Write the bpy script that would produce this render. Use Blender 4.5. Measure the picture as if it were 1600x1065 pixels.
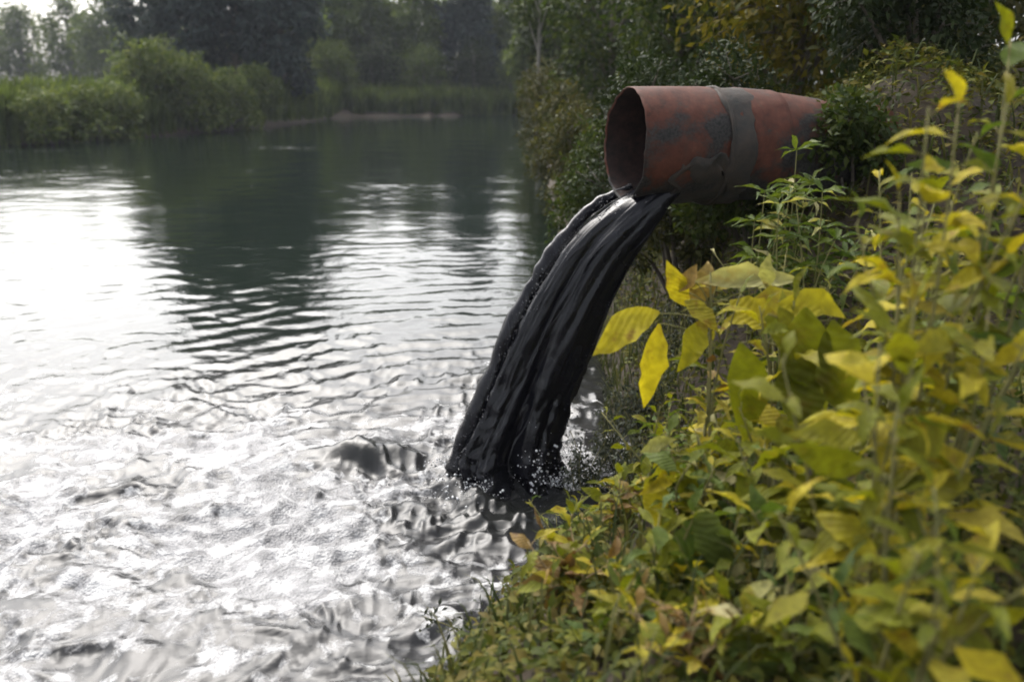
import bpy, math, random
import numpy as np
from mathutils import Vector, Matrix

for o in list(bpy.data.objects):
    bpy.data.objects.remove(o)
SC = bpy.context.scene
COL = SC.collection
R = math.radians

# ------------------------------------------------------------------ camera, sky, sun, exposure
F_PX, CAM_H, HORIZON = 1386.0, 2.6, 130.0
PITCH = math.atan((532.5 - HORIZON) / F_PX)
cd = bpy.data.cameras.new('camera')
cam = bpy.data.objects.new('camera', cd)
COL.objects.link(cam)
cam.location = (0, 0, CAM_H)
cam.rotation_euler = (math.pi / 2 - PITCH, 0, 0)
cd.sensor_width = 36.0
cd.lens = F_PX / 1600 * 36
cd.clip_start, cd.clip_end = 0.05, 2000
cd.dof.use_dof = True
cd.dof.focus_distance = 5.6
cd.dof.aperture_fstop = 1.3
SC.camera = cam

SUN_AZ, SUN_EL = R(-25), R(49)
world = bpy.data.worlds.new('World')
SC.world = world
world.use_nodes = True
wn = world.node_tree
wn.nodes.clear()
w_out = wn.nodes.new('ShaderNodeOutputWorld')
w_bg = wn.nodes.new('ShaderNodeBackground')
w_sky = wn.nodes.new('ShaderNodeTexSky')
w_sky.sky_type = 'NISHITA'
w_sky.sun_disc = False
w_sky.sun_elevation = SUN_EL
w_sky.sun_rotation = SUN_AZ
w_sky.air_density = 1.0
w_sky.dust_density = 5.0
w_sky.ozone_density = 1.0
w_hs = wn.nodes.new('ShaderNodeHueSaturation')
w_hs.inputs['Saturation'].default_value = 0.28      # thin cloud takes most of the blue out
wn.links.new(w_sky.outputs[0], w_hs.inputs['Color'])
wn.links.new(w_hs.outputs[0], w_bg.inputs['Color'])
w_bg.inputs['Strength'].default_value = 0.15
wn.links.new(w_bg.outputs[0], w_out.inputs[0])

sd = bpy.data.lights.new('sun', 'SUN')
sd.energy = .7
sd.angle = R(55)
sd.color = (1.0, 0.95, 0.86)
sun = bpy.data.objects.new('sun', sd)
COL.objects.link(sun)
sv = Vector((math.sin(SUN_AZ) * math.cos(SUN_EL), math.cos(SUN_AZ) * math.cos(SUN_EL), math.sin(SUN_EL)))
sun.rotation_euler = (-sv).to_track_quat('-Z', 'Y').to_euler()
sun.location = (0, 0, 40)

SC.view_settings.view_transform = 'Standard'
SC.view_settings.look = 'None'
SC.view_settings.gamma = 1.0
SC.view_settings.exposure = 1.48
SC.cycles.max_bounces = 6
SC.cycles.diffuse_bounces = 3
SC.cycles.glossy_bounces = 3
SC.cycles.volume_bounces = 0
SC.cycles.use_denoising = True
SC.cycles.filter_width = 1.8

# ------------------------------------------------------------------ helpers
rng = np.random.default_rng(7)
random.seed(7)


def ray(px, py):
    x, y = (px - 800) / F_PX, -(py - 532.5) / F_PX
    return np.array([x, math.cos(PITCH) + y * math.sin(PITCH), -math.sin(PITCH) + y * math.cos(PITCH)])


def at(px, py, Y):
    d = ray(px, py)
    return d * (Y / d[1]) + np.array([0, 0, CAM_H])


def link(o, parent=None):
    COL.objects.link(o)
    if parent is not None:
        o.parent = parent
    return o


def tag(o, label=None, cat=None, group=None, kind=None):
    if label: o['label'] = label
    if cat: o['category'] = cat
    if group: o['group'] = group
    if kind: o['kind'] = kind
    return o


def mesh_np(name, V, Fs, smooth=False, mat=None):
    """V (n,3); Fs: list of int arrays (k,3) or (k,4)"""
    me = bpy.data.meshes.new(name)
    V = np.asarray(V, np.float32)
    if not isinstance(Fs, list): Fs = [Fs]
    loops = np.concatenate([f.ravel() for f in Fs]).astype(np.int32)
    sizes = np.concatenate([np.full(len(f), f.shape[1]) for f in Fs])
    starts = np.concatenate([[0], np.cumsum(sizes)[:-1]]).astype(np.int32)
    me.vertices.add(len(V)); me.vertices.foreach_set('co', V.ravel())
    me.loops.add(len(loops)); me.loops.foreach_set('vertex_index', loops)
    me.polygons.add(len(sizes)); me.polygons.foreach_set('loop_start', starts)
    me.update(calc_edges=True)
    if smooth:
        me.polygons.foreach_set('use_smooth', np.ones(len(sizes), bool))
    if mat: me.materials.append(mat)
    me.validate()
    return me


def obj(name, me, parent=None):
    return link(bpy.data.objects.new(name, me), parent)


def empty(name, loc):
    e = bpy.data.objects.new(name, None)
    e.empty_display_size = 0.1
    e.location = loc
    return link(e)


_P = rng.permutation(4096)
_G = rng.random(4096)


def vnoise(x, y, seed=0):
    """2-D value noise in -1..1"""
    xi = np.floor(x).astype(np.int64); yi = np.floor(y).astype(np.int64)
    fx = x - xi; fy = y - yi
    fx = fx * fx * fx * (fx * (fx * 6 - 15) + 10); fy = fy * fy * fy * (fy * (fy * 6 - 15) + 10)

    def g(a, b):
        return _G[(_P[(a + seed * 37) & 4095] + b * 57 + seed * 131) & 4095]
    a = g(xi, yi); b = g(xi + 1, yi); c = g(xi, yi + 1); d = g(xi + 1, yi + 1)
    return ((a * (1 - fx) + b * fx) * (1 - fy) + (c * (1 - fx) + d * fx) * fy) * 2 - 1


def fbm(x, y, seed=0, oct=4, lac=2.03, gain=0.5):
    s = 0; a = 1.0; t = 0
    for k in range(oct):
        s = s + a * vnoise(x * lac ** k + 17.3 * k, y * lac ** k - 9.1 * k, seed + k); t += a; a *= gain
    return s / t


def sstep(a, b, x):
    t = np.clip((x - a) / (b - a), 0, 1)
    return t * t * (3 - 2 * t)


class MB:
    """collects tubes and faces for one mesh"""
    def __init__(s):
        s.V = []; s.Q = []; s.T = []; s.n = 0

    def add(s, V, Q=None, T=None):
        s.V.append(np.asarray(V, float))
        if Q is not None and len(Q): s.Q.append(np.asarray(Q) + s.n)
        if T is not None and len(T): s.T.append(np.asarray(T) + s.n)
        s.n += len(V)

    def tube(s, pts, rad, n=6, cap=True):
        pts = np.asarray(pts, float); m = len(pts)
        rad = np.broadcast_to(np.asarray(rad, float), (m,))
        tan = np.gradient(pts, axis=0); tan /= np.linalg.norm(tan, axis=1)[:, None] + 1e-9
        ref = np.array([0, 0, 1.0]) if abs(tan[0][2]) < 0.8 else np.array([1.0, 0, 0])
        A = np.cross(tan, ref); A /= np.linalg.norm(A, axis=1)[:, None] + 1e-9
        B = np.cross(tan, A)
        th = np.linspace(0, 2 * np.pi, n, endpoint=False)
        V = pts[:, None] + rad[:, None, None] * (A[:, None] * np.cos(th)[None, :, None] + B[:, None] * np.sin(th)[None, :, None])
        i, j = np.meshgrid(np.arange(m - 1), np.arange(n), indexing='ij'); j2 = (j + 1) % n
        Q = np.stack([i * n + j, i * n + j2, (i + 1) * n + j2, (i + 1) * n + j], -1).reshape(-1, 4)
        V = V.reshape(-1, 3); T = None
        if cap:
            V = np.vstack([V, pts[-1:]]); k = len(V) - 1; a = np.arange(n)
            T = np.stack([(m - 1) * n + a, (m - 1) * n + (a + 1) % n, np.full(n, k)], -1)
        s.add(V, Q, T)

    def mesh(s, name, mat, smooth=True):
        fs = []
        if s.Q: fs.append(np.concatenate(s.Q))
        if s.T: fs.append(np.concatenate(s.T))
        return mesh_np(name, np.concatenate(s.V), fs, smooth, mat)


def leaf_cloud(C, D, N, L, W, fold=0.15, droop=0.2):
    """many leaves as one array: base C, direction D, normal N, length L, width W -> V, T (6 verts, 4 tris each)"""
    n = len(C)
    D = D / (np.linalg.norm(D, axis=1)[:, None] + 1e-9)
    S = np.cross(D, N); S /= np.linalg.norm(S, axis=1)[:, None] + 1e-9
    N = np.cross(S, D)
    L = L[:, None]; W = W[:, None]
    v0 = C
    v1 = C + D * L * 0.45 + S * W * 0.5 + N * W * fold
    v2 = C + D * L * 0.45 - S * W * 0.5 + N * W * fold
    v3 = C + D * L * 0.5
    v4 = C + D * L - N * L * droop
    V = np.stack([v0, v1, v2, v3, v4], 1).reshape(-1, 3)
    b = (np.arange(n) * 5)[:, None]
    T = np.concatenate([b + np.array([[0, 3, 1]]), b + np.array([[0, 2, 3]]), b + np.array([[1, 3, 4]]), b + np.array([[3, 2, 4]])])
    return V, T


def unit(v):
    return v / (np.linalg.norm(v, axis=-1, keepdims=True) + 1e-9)


# ------------------------------------------------------------------ materials
def mat_new(name):
    m = bpy.data.materials.new(name); m.use_nodes = True
    nt = m.node_tree; nt.nodes.clear()
    out = nt.nodes.new('ShaderNodeOutputMaterial')
    return m, nt, out


def N(nt, t, **kw):
    n = nt.nodes.new('ShaderNode' + t)
    for k, v in kw.items():
        if k in n.inputs: n.inputs[k].default_value = v
        else: setattr(n, k, v)
    return n


def ramp(nt, stops, fac=None):
    r = nt.nodes.new('ShaderNodeValToRGB')
    el = r.color_ramp.elements
    while len(el) < len(stops): el.new(0.5)
    for e, (p, c) in zip(el, stops):
        e.position = p; e.color = (*c, 1) if len(c) == 3 else c
    if fac is not None: nt.links.new(fac, r.inputs[0])
    return r


def leaf_mat(name, cols, rnd='island', transl=0.35, spots=None, scale=30.0, rough=0.6):
    m, nt, out = mat_new(name); lk = nt.links.new
    if rnd == 'island':
        g = N(nt, 'NewGeometry'); fac = g.outputs['Random Per Island']
    else:
        g = N(nt, 'ObjectInfo'); fac = g.outputs['Random']
    k = len(cols)
    r = ramp(nt, [(i / max(1, k - 1), c) for i, c in enumerate(cols)], fac)
    tc = N(nt, 'TexCoord')
    no = N(nt, 'TexNoise', Scale=scale, Detail=4.0)
    lk(tc.outputs['Object'], no.inputs['Vector'])
    mx = N(nt, 'MixRGB', blend_type='MULTIPLY')
    r2 = ramp(nt, [(0.3, (0.55, 0.55, 0.5)), (0.7, (1.25, 1.25, 1.2))], no.outputs[0])
    mx.inputs[0].default_value = 0.8
    lk(r.outputs[0], mx.inputs[1]); lk(r2.outputs[0], mx.inputs[2])
    col = mx.outputs[0]
    if spots:
        n2 = N(nt, 'TexNoise', Scale=scale * 0.35, Detail=6.0, Roughness=0.7)
        ad = N(nt, 'VectorMath', operation='ADD'); lk(tc.outputs['Object'], ad.inputs[0])
        cm = N(nt, 'CombineXYZ'); lk(fac, cm.inputs[0]); lk(fac, cm.inputs[1])
        sc_ = N(nt, 'VectorMath', operation='SCALE'); sc_.inputs['Scale'].default_value = 50.0
        lk(cm.outputs[0], sc_.inputs[0]); lk(sc_.outputs[0], ad.inputs[1]); lk(ad.outputs[0], n2.inputs['Vector'])
        r3 = ramp(nt, [(0.55, (0, 0, 0)), (0.68, (1, 1, 1))], n2.outputs[0])
        m2 = N(nt, 'MixRGB'); m2.inputs[2].default_value = (*spots, 1)
        lk(r3.outputs[0], m2.inputs[0]); lk(col, m2.inputs[1]); col = m2.outputs[0]
    p = N(nt, 'BsdfPrincipled', Roughness=rough)
    p.inputs['Specular IOR Level'].default_value = 0.10 if rnd == 'island' else .18
    lk(col, p.inputs['Base Color'])
    t = N(nt, 'BsdfTranslucent')
    tm = N(nt, 'MixRGB', blend_type='MULTIPLY'); tm.inputs[0].default_value = 1.0
    tm.inputs[2].default_value = (1.15, 1.15, 0.6, 1)
    lk(col, tm.inputs[1]); lk(tm.outputs[0], t.inputs[0])
    ms = N(nt, 'MixShader'); ms.inputs[0].default_value = transl
    lk(p.outputs[0], ms.inputs[1]); lk(t.outputs[0], ms.inputs[2])
    if rnd != 'island':
        bp = N(nt, 'Bump', Strength=0.35, Distance=0.01)
        wv = N(nt, 'TexWave', Scale=6.0, Distortion=1.5, bands_direction='DIAGONAL')
        lk(tc.outputs['Object'], wv.inputs['Vector']); lk(wv.outputs[0], bp.inputs['Height'])
        lk(bp.outputs[0], p.inputs['Normal'])
    lk(ms.outputs[0], out.inputs[0])
    return m


M = {}
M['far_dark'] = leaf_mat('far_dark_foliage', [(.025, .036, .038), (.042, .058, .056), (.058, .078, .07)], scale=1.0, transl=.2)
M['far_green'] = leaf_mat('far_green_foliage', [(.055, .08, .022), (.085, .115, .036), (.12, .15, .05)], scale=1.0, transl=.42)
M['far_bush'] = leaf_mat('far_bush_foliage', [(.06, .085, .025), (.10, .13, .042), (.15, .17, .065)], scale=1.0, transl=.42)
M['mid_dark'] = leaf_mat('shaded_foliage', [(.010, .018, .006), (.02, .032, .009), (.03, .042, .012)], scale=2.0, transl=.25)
M['mid_green'] = leaf_mat('bank_tree_foliage', [(.02, .036, .008), (.04, .06, .013), (.07, .085, .02)], scale=2.0, transl=.35)
M['mid_olive'] = leaf_mat('olive_foliage', [(.03, .037, .011), (.055, .058, .018), (.09, .08, .025)], scale=2.0, transl=.35)
M['mid_yellow'] = leaf_mat('yellowing_foliage', [(.045, .055, .01), (.10, .09, .012), (.18, .14, .02)], scale=2.0, transl=.4)
M['weed'] = leaf_mat('grey_weed_foliage', [(.022, .028, .02), (.055, .065, .045), (.13, .135, .11)], scale=5.0, transl=.25)
M['cover'] = leaf_mat('undergrowth_foliage', [(.03, .045, .008), (.065, .08, .014), (.12, .12, .02), (.13, .10, .028)], scale=5.0, transl=.3)
M['grass'] = leaf_mat('grass_blade', [(.03, .045, .015), (.06, .072, .025), (.12, .11, .05)], scale=5.0, transl=.3)
M['l_yellow'] = leaf_mat('yellow_leaf', [(.36, .29, .010), (.42, .35, .025), (.30, .27, .010), (.38, .31, .05)], 'obj', .4, (.2, .11, .02), 8)
M['l_olive'] = leaf_mat('olive_leaf', [(.10, .12, .007), (.16, .17, .010), (.13, .14, .007), (.22, .20, .015)], 'obj', .4, (.15, .12, .012), 8)
M['l_green'] = leaf_mat('green_leaf', [(.05, .085, .014), (.08, .115, .017), (.11, .14, .025)], 'obj', .35, (.1, .12, .02), 8)
M['l_cream'] = leaf_mat('pale_leaf', [(.38, .36, .14), (.32, .31, .10), (.42, .38, .2)], 'obj', .4, (.27, .2, .06), 8)
M['l_brown'] = leaf_mat('dry_leaf', [(.17, .10, .03), (.22, .14, .035), (.13, .065, .023), (.25, .18, .05)], 'obj', .25, (.08, .04, .02), 8)


def simple_mat(name, c1, c2, scale, rough=.9, bump=.4, dist=.02):
    m, nt, out = mat_new(name); lk = nt.links.new
    tc = N(nt, 'TexCoord'); no = N(nt, 'TexNoise', Scale=scale, Detail=8.0, Roughness=.65)
    lk(tc.outputs['Object'], no.inputs['Vector'])
    r = ramp(nt, [(.3, c1), (.7, c2)], no.outputs[0])
    p = N(nt, 'BsdfPrincipled', Roughness=rough)
    lk(r.outputs[0], p.inputs['Base Color'])
    b = N(nt, 'Bump', Strength=bump, Distance=dist); lk(no.outputs[0], b.inputs['Height']); lk(b.outputs[0], p.inputs['Normal'])
    lk(p.outputs[0], out.inputs[0])
    return m


M['bark'] = simple_mat('bark', (.05, .04, .03), (.13, .11, .085), 6, dist=.05)
M['pale_bark'] = simple_mat('pale_bark', (.14, .13, .11), (.28, .26, .22), 6, dist=.03)
M['stem'] = simple_mat('green_stem', (.10, .11, .03), (.2, .17, .06), 20)
M['dry_stem'] = simple_mat('dry_stem', (.16, .11, .05), (.3, .22, .11), 20)
M['soil'] = simple_mat('bank_soil', (.018, .012, .006), (.058, .040, .022), 3.0, bump=.8, dist=.08)


# rusty painted pipe
def pipe_mat(name, inner=False):
    m, nt, out = mat_new(name); lk = nt.links.new
    tc = N(nt, 'TexCoord')
    n1 = N(nt, 'TexNoise', Scale=2.6, Detail=7.0, Roughness=.6, Distortion=.3); lk(tc.outputs['Object'], n1.inputs['Vector'])
    n2 = N(nt, 'TexNoise', Scale=14.0, Detail=8.0, Roughness=.7); lk(tc.outputs['Object'], n2.inputs['Vector'])
    n3 = N(nt, 'TexNoise', Scale=60.0, Detail=4.0); lk(tc.outputs['Object'], n3.inputs['Vector'])
    if inner:
        base = ramp(nt, [(.35, (.012, .01, .009)), (.7, (.05, .025, .02))], n2.outputs[0])
        col = base.outputs[0]
    else:
        base = ramp(nt, [(.28, (.028, .011, .007)), (.45, (.066, .021, .012)), (.6, (.088, .029, .017)), (.75, (.12, .052, .033))], n2.outputs[0])
        # rust runs down the sides
        mp = N(nt, 'Mapping'); mp.inputs['Scale'].default_value = (16, 16, 1.3); lk(tc.outputs['Object'], mp.inputs[0])
        n4 = N(nt, 'TexNoise', Scale=1.0, Detail=5.0, Roughness=.6); lk(mp.outputs[0], n4.inputs['Vector'])
        run = ramp(nt, [(.52, (0, 0, 0)), (.68, (.8, .8, .8))], n4.outputs[0])
        mxr = N(nt, 'MixRGB'); mxr.inputs[2].default_value = (.05, .024, .015, 1); lk(run.outputs[0], mxr.inputs[0]); lk(base.outputs[0], mxr.inputs[1])
        # flaked patches of bare dark metal, extra ones on the belly paint in its shade
        sep = N(nt, 'SeparateXYZ'); lk(tc.outputs['Object'], sep.inputs[0])
        mr = N(nt, 'MapRange'); lk(sep.outputs['Z'], mr.inputs[0])
        mr.inputs[1].default_value = -.34; mr.inputs[2].default_value = .25; mr.inputs[3].default_value = .19; mr.inputs[4].default_value = -.07
        ad = N(nt, 'Math', operation='ADD'); lk(n1.outputs[0], ad.inputs[0]); lk(mr.outputs[0], ad.inputs[1])
        sc2 = N(nt, 'Math', operation='MULTIPLY_ADD'); lk(n3.outputs[0], sc2.inputs[0]); sc2.inputs[1].default_value = .10; lk(ad.outputs[0], sc2.inputs[2])
        msk = ramp(nt, [(.575, (0, 0, 0)), (.65, (1, 1, 1))], sc2.outputs[0])
        bare = ramp(nt, [(.35, (.010, .010, .010)), (.65, (.036, .033, .030))], n3.outputs[0])
        mx = N(nt, 'MixRGB'); lk(msk.outputs[0], mx.inputs[0]); lk(mxr.outputs[0], mx.inputs[1]); lk(bare.outputs[0], mx.inputs[2])
        col = mx.outputs[0]
    p = N(nt, 'BsdfPrincipled', Roughness=.72)
    p.inputs['Specular IOR Level'].default_value = .25
    lk(col, p.inputs['Base Color'])
    b = N(nt, 'Bump', Strength=.5, Distance=.006); lk(n2.outputs[0], b.inputs['Height']); lk(b.outputs[0], p.inputs['Normal'])
    lk(p.outputs[0], out.inputs[0])
    return m


M['pipe'] = pipe_mat('rust_red_paint')
M['pipe_in'] = pipe_mat('dark_pipe_inside', True)
M['collar'] = simple_mat('grey_rusty_steel', (.009, .011, .009), (.042, .028, .020), 11, .8, .9, .015)


def water_mat():
    m, nt, out = mat_new('river_water'); lk = nt.links.new
    tc = N(nt, 'TexCoord')
    P = tc.outputs['Object']
    at_ = N(nt, 'Attribute', attribute_name='foam')
    # body: dark and murky; where the water is churned it carries air and silt and loses its mirror
    p = N(nt, 'BsdfPrincipled', IOR=1.33)
    ch = N(nt, 'Attribute', attribute_name='churn')
    bc = ramp(nt, [(0, (.007, .012, .008)), (.5, (.012, .013, .012)), (1, (.022, .022, .023))], ch.outputs['Fac'])
    lk(bc.outputs[0], p.inputs['Base Color'])
    rm = N(nt, 'MapRange'); lk(ch.outputs['Fac'], rm.inputs[0]); rm.inputs[3].default_value = .07; rm.inputs[4].default_value = .24
    lk(rm.outputs[0], p.inputs['Roughness'])
    # fine ripples
    n1 = N(nt, 'TexNoise', Scale=5.0, Detail=4.0, Roughness=.55); lk(P, n1.inputs['Vector'])
    n2 = N(nt, 'TexNoise', Scale=22.0, Detail=3.0, Roughness=.5); lk(P, n2.inputs['Vector'])
    rg = N(nt, 'Attribute', attribute_name='rough')
    b1 = N(nt, 'Bump', Distance=.03); lk(rg.outputs['Fac'], b1.inputs['Strength']); lk(n1.outputs[0], b1.inputs['Height'])
    b2 = N(nt, 'Bump', Strength=.09, Distance=.012); lk(n2.outputs[0], b2.inputs['Height']); lk(b1.outputs[0], b2.inputs['Normal'])
    lk(b2.outputs[0], p.inputs['Normal'])
    # foam
    wob = N(nt, 'TexNoise', Scale=3.0, Detail=3.0); lk(P, wob.inputs['Vector'])
    wsc = N(nt, 'VectorMath', operation='SCALE'); wsc.inputs['Scale'].default_value = .35; lk(wob.outputs['Color'], wsc.inputs[0])
    wad = N(nt, 'VectorMath', operation='ADD'); lk(P, wad.inputs[0]); lk(wsc.outputs[0], wad.inputs[1])
    f1 = N(nt, 'TexNoise', Scale=6.5, Detail=8.0, Roughness=.60, Distortion=.25); lk(wad.outputs[0], f1.inputs['Vector'])
    v1 = N(nt, 'TexVoronoi', Scale=9.0, feature='DISTANCE_TO_EDGE'); lk(wad.outputs[0], v1.inputs['Vector'])
    v1r = N(nt, 'MapRange'); lk(v1.outputs['Distance'], v1r.inputs[0]); v1r.inputs[1].default_value = 0; v1r.inputs[2].default_value = .28
    v1r.inputs[3].default_value = .05; v1r.inputs[4].default_value = -.04
    s1 = N(nt, 'Math', operation='ADD'); lk(f1.outputs[0], s1.inputs[0]); lk(v1r.outputs[0], s1.inputs[1])
    s2 = N(nt, 'Math', operation='ADD'); lk(s1.outputs[0], s2.inputs[0]); lk(at_.outputs['Fac'], s2.inputs[1])
    fm = ramp(nt, [(.53, (0, 0, 0)), (.585, (.5, .5, .5)), (.68, (1, 1, 1))], s2.outputs[0])
    fb = N(nt, 'BsdfPrincipled', Roughness=.55)
    fcol = ramp(nt, [(.36, (.10, .10, .105)), (.5, (.21, .21, .215)), (.66, (.44, .44, .44))], f1.outputs[0])
    lk(fcol.outputs[0], fb.inputs['Base Color'])
    vb = N(nt, 'TexVoronoi', Scale=60.0); lk(P, vb.inputs['Vector'])
    bb = N(nt, 'Bump', Strength=.5, Distance=.012); lk(vb.outputs['Distance'], bb.inputs['Height']); bb.invert = True
    bb2 = N(nt, 'Bump', Strength=.8, Distance=.03); lk(s1.outputs[0], bb2.inputs['Height']); lk(bb.outputs[0], bb2.inputs['Normal'])
    lk(bb2.outputs[0], fb.inputs['Normal'])
    ms = N(nt, 'MixShader'); lk(fm.outputs[0], ms.inputs[0]); lk(p.outputs[0], ms.inputs[1]); lk(fb.outputs[0], ms.inputs[2])
    lk(ms.outputs[0], out.inputs[0])
    return m


def black_water_mat(name, rough, streak):
    m, nt, out = mat_new(name); lk = nt.links.new
    p = N(nt, 'BsdfPrincipled', Roughness=rough, IOR=1.33)
    tc = N(nt, 'TexCoord')
    at_ = N(nt, 'Attribute', attribute_name='flow', attribute_type='GEOMETRY')
    n1 = N(nt, 'TexNoise', Scale=1.0, Detail=6.0, Roughness=.6); lk(at_.outputs['Vector'], n1.inputs['Vector'])
    c = ramp(nt, [(.45, (.004, .004, .006)), (.62, (.009, .009, .012)), (.80, (.05, .05, .06))], n1.outputs[0])
    lk(c.outputs[0], p.inputs['Base Color'])
    b = N(nt, 'Bump', Strength=streak, Distance=.02); lk(n1.outputs[0], b.inputs['Height']); lk(b.outputs[0], p.inputs['Normal'])
    lk(p.outputs[0], out.inputs[0])
    return m


M['water'] = water_mat()
M['stream'] = black_water_mat('black_wastewater', .17, .4)
M['drop'] = simple_mat('murky_droplet', (.02, .02, .025), (.06, .06, .07), 20, .1, 0)
M['froth'] = simple_mat('froth', (.5, .5, .52), (.8, .8, .8), 40, .5, .2, .004)

# ------------------------------------------------------------------ ground and river
XR_Y = [-40, 0, 2, 3.42, 3.95, 4.67, 5.45, 6.2, 7.5, 9.8, 13.7, 22, 40, 55, 90]
XR_X = [-14, -2.3, -1.1, -.22, .20, .50, .74, .88, .88, .84, .85, 1.0, 1.4, 1.8, 3]
YF_X = [-260, -80, -40, -22, -18.6, -15.5, -13.5, 0, 12, 60]
YF_Y = [24, 27, 33, 38.5, 45, 55, 73, 77, 79, 82]


def shore_d(x, y):
    wob = .10 * vnoise(x * 1.3 + 5, y * 1.3, 3)
    dr = x - np.interp(y, XR_Y, XR_X) + wob
    df = (y - np.interp(x, YF_X, YF_Y)) * .7 + wob * 6
    return dr, df


def ground_z(x, y):
    x = np.asarray(x, float); y = np.asarray(y, float)
    dr, df = shore_d(x, y)
    hb = np.interp(y, [-10, 2, 4.2, 6, 7.5, 10, 16, 40], [1.3, 1.15, 1.5, 2.5, 2.85, 2.3, 2.0, 1.8])
    zr = np.where(dr > 0, hb * (1 - np.exp(-np.maximum(dr, 0) / 1.0)), -1.0 * (1 - np.exp(np.minimum(dr, 0) / 1.2)))
    zf = np.where(df > 0, 1.4 * (1 - np.exp(-np.maximum(df, 0) / 2.0)), -1.0 * (1 - np.exp(np.minimum(df, 0) / 2.0)))
    z = np.maximum(zr, zf)
    z = z + .5 * np.exp(-((x - 2.75) / .55) ** 2 - ((y - 6.45) / .7) ** 2)
    z = z + np.where(z > .02, 1, .3) * (.06 * fbm(x * 1.1, y * 1.1, 11, 4) + .03 * fbm(x * 5, y * 5, 15, 3))
    return z


def axis_pts(lo, hi, fine_lo, fine_hi, step, grow=1.12):
    a = list(np.arange(fine_lo, fine_hi, step)); s = step; v = a[-1]
    while v < hi: s *= grow; v += s; a.append(v)
    s = step; v = a[0]; pre = []
    while v > lo: s *= grow; v -= s; pre.append(v)
    return np.array(pre[::-1] + a)


gx = axis_pts(-420, 420, -2.5, 4.5, .06); gy = axis_pts(-300, 500, .5, 11, .06)
X, Y = np.meshgrid(gx, gy, indexing='ij')
nx, ny = X.shape
V = np.stack([X, Y, ground_z(X, Y)], -1).reshape(-1, 3)
i, j = np.meshgrid(np.arange(nx - 1), np.arange(ny - 1), indexing='ij')
Q = np.stack([i * ny + j, (i + 1) * ny + j, (i + 1) * ny + j + 1, i * ny + j + 1], -1).reshape(-1, 4)
tag(obj('ground', mesh_np('ground', V, Q, True, M['soil'])), kind='structure')

# river surface: fan of rows that grow with distance, waves as real relief
IMP = np.array([.10, 5.62])            # where the falling water lands
th = np.concatenate([np.linspace(R(-110), R(-36), 60, endpoint=False), np.linspace(R(-36), R(12), 430, endpoint=False), np.linspace(R(12), R(45), 40)])
rr = .9 * np.exp(np.arange(0, math.log(150 / .9), .0066))
TH, RR = np.meshgrid(th, rr, indexing='ij')
X, Y = RR * np.sin(TH), RR * np.cos(TH)
dist = np.hypot(X - IMP[0], Y - IMP[1])
# downstream of the outfall the water runs towards the camera and to the left
along = -(X - IMP[0]) * .55 - (Y - IMP[1]) * .83
churn = np.exp(-(dist / 3.2) ** 2) + .85 * sstep(-1.5, 1.5, along) * np.exp(-((dist) / 7.0) ** 2)
churn = np.clip(churn, 0, 1.1)


def ridged(x, y, s, o=3):
    t = 0; a = 1; q = 0
    for k in range(o):
        t = t + a * (1 - 2 * np.abs(vnoise(x * 2.07 ** k + 3 * k, y * 2.07 ** k, s + k))); q += a; a *= .5
    return t / q


wx = X + .18 * vnoise(X * 1.6, Y * 1.6, 41); wy = Y + .18 * vnoise(X * 1.6 + 9, Y * 1.6, 42)
hump = np.exp(-((X + 1.02) / .34) ** 2 - ((Y - 5.92) / .28) ** 2)
patch = .75 + .7 * sstep(-.35, .45, fbm(X * .75 + 2, Y * 1.0, 45, 3))
chop = patch * .020 * ridged(wx * 2.3, wy * 3.2, 50, 2) + patch * .021 * ridged(wx * 4.6, wy * 7.4, 53, 2) + .007 * fbm(wx * 10, wy * 15, 55, 2)
rings = .016 * np.sin(dist * 2 * np.pi / .42 + 1.5 * vnoise(X * 1.2, Y * 1.2, 60)) * np.exp(-dist / 3.5)
calm = .35 + .65 * sstep(-.3, .4, fbm(X * .12 + 3, Y * .22, 70, 3))
far = sstep(95, 18, Y)
plume = np.exp(-((X + .15) / .75) ** 2 - ((Y - 5.1 - .15 * X) / .42) ** 2)
chop = chop * (1 + 1.5 * plume)
rip = (.011 * fbm(wx * 1.5, wy * 3.6, 62, 3) + .006 * fbm(wx * 3.5 + 5, wy * 7.5, 66, 2)) * calm * (.25 + .75 * far)
fade = sstep(0, 1.0, RR - .5)
Z = (chop * churn + rings + rip * (1 - .6 * np.clip(churn, 0, 1)) + .012 * fbm(X * .5, Y * .7, 75, 2)) * fade
# a standing boil that the plunging water throws up, and the hollow round the impact
bo = np.array([-1.02, 5.92])
bx, by = (X - bo[0]) / .30, (Y - bo[1]) / .17
lump = .75 + .5 * fbm(X * 3.2, Y * 4, 83, 2)
Z += (.11 * lump + .03 * ridged(wx * 4, wy * 6, 87, 2)) * np.exp(-(bx ** 2 + by ** 2) ** 1.1) + .06 * np.exp(-((X - bo[0] + .5) / .4) ** 2 - ((Y - bo[1] + .05) / .15) ** 2)
Z += -.05 * np.exp(-(dist / .30) ** 2) + .07 * np.exp(-((dist - .50) / .13) ** 2) * (.5 + .6 * vnoise(X * 5, Y * 5, 80))
Z = np.where(Y > 60, Z * .6, Z)
m_, n_ = X.shape
V = np.stack([X, Y, Z], -1).reshape(-1, 3)
i, j = np.meshgrid(np.arange(m_ - 1), np.arange(n_ - 1), indexing='ij')
Q = np.stack([i * n_ + j, (i + 1) * n_ + j, (i + 1) * n_ + j + 1, i * n_ + j + 1], -1).reshape(-1, 4)
me = mesh_np('river', V, Q, True, M['water'])
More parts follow.
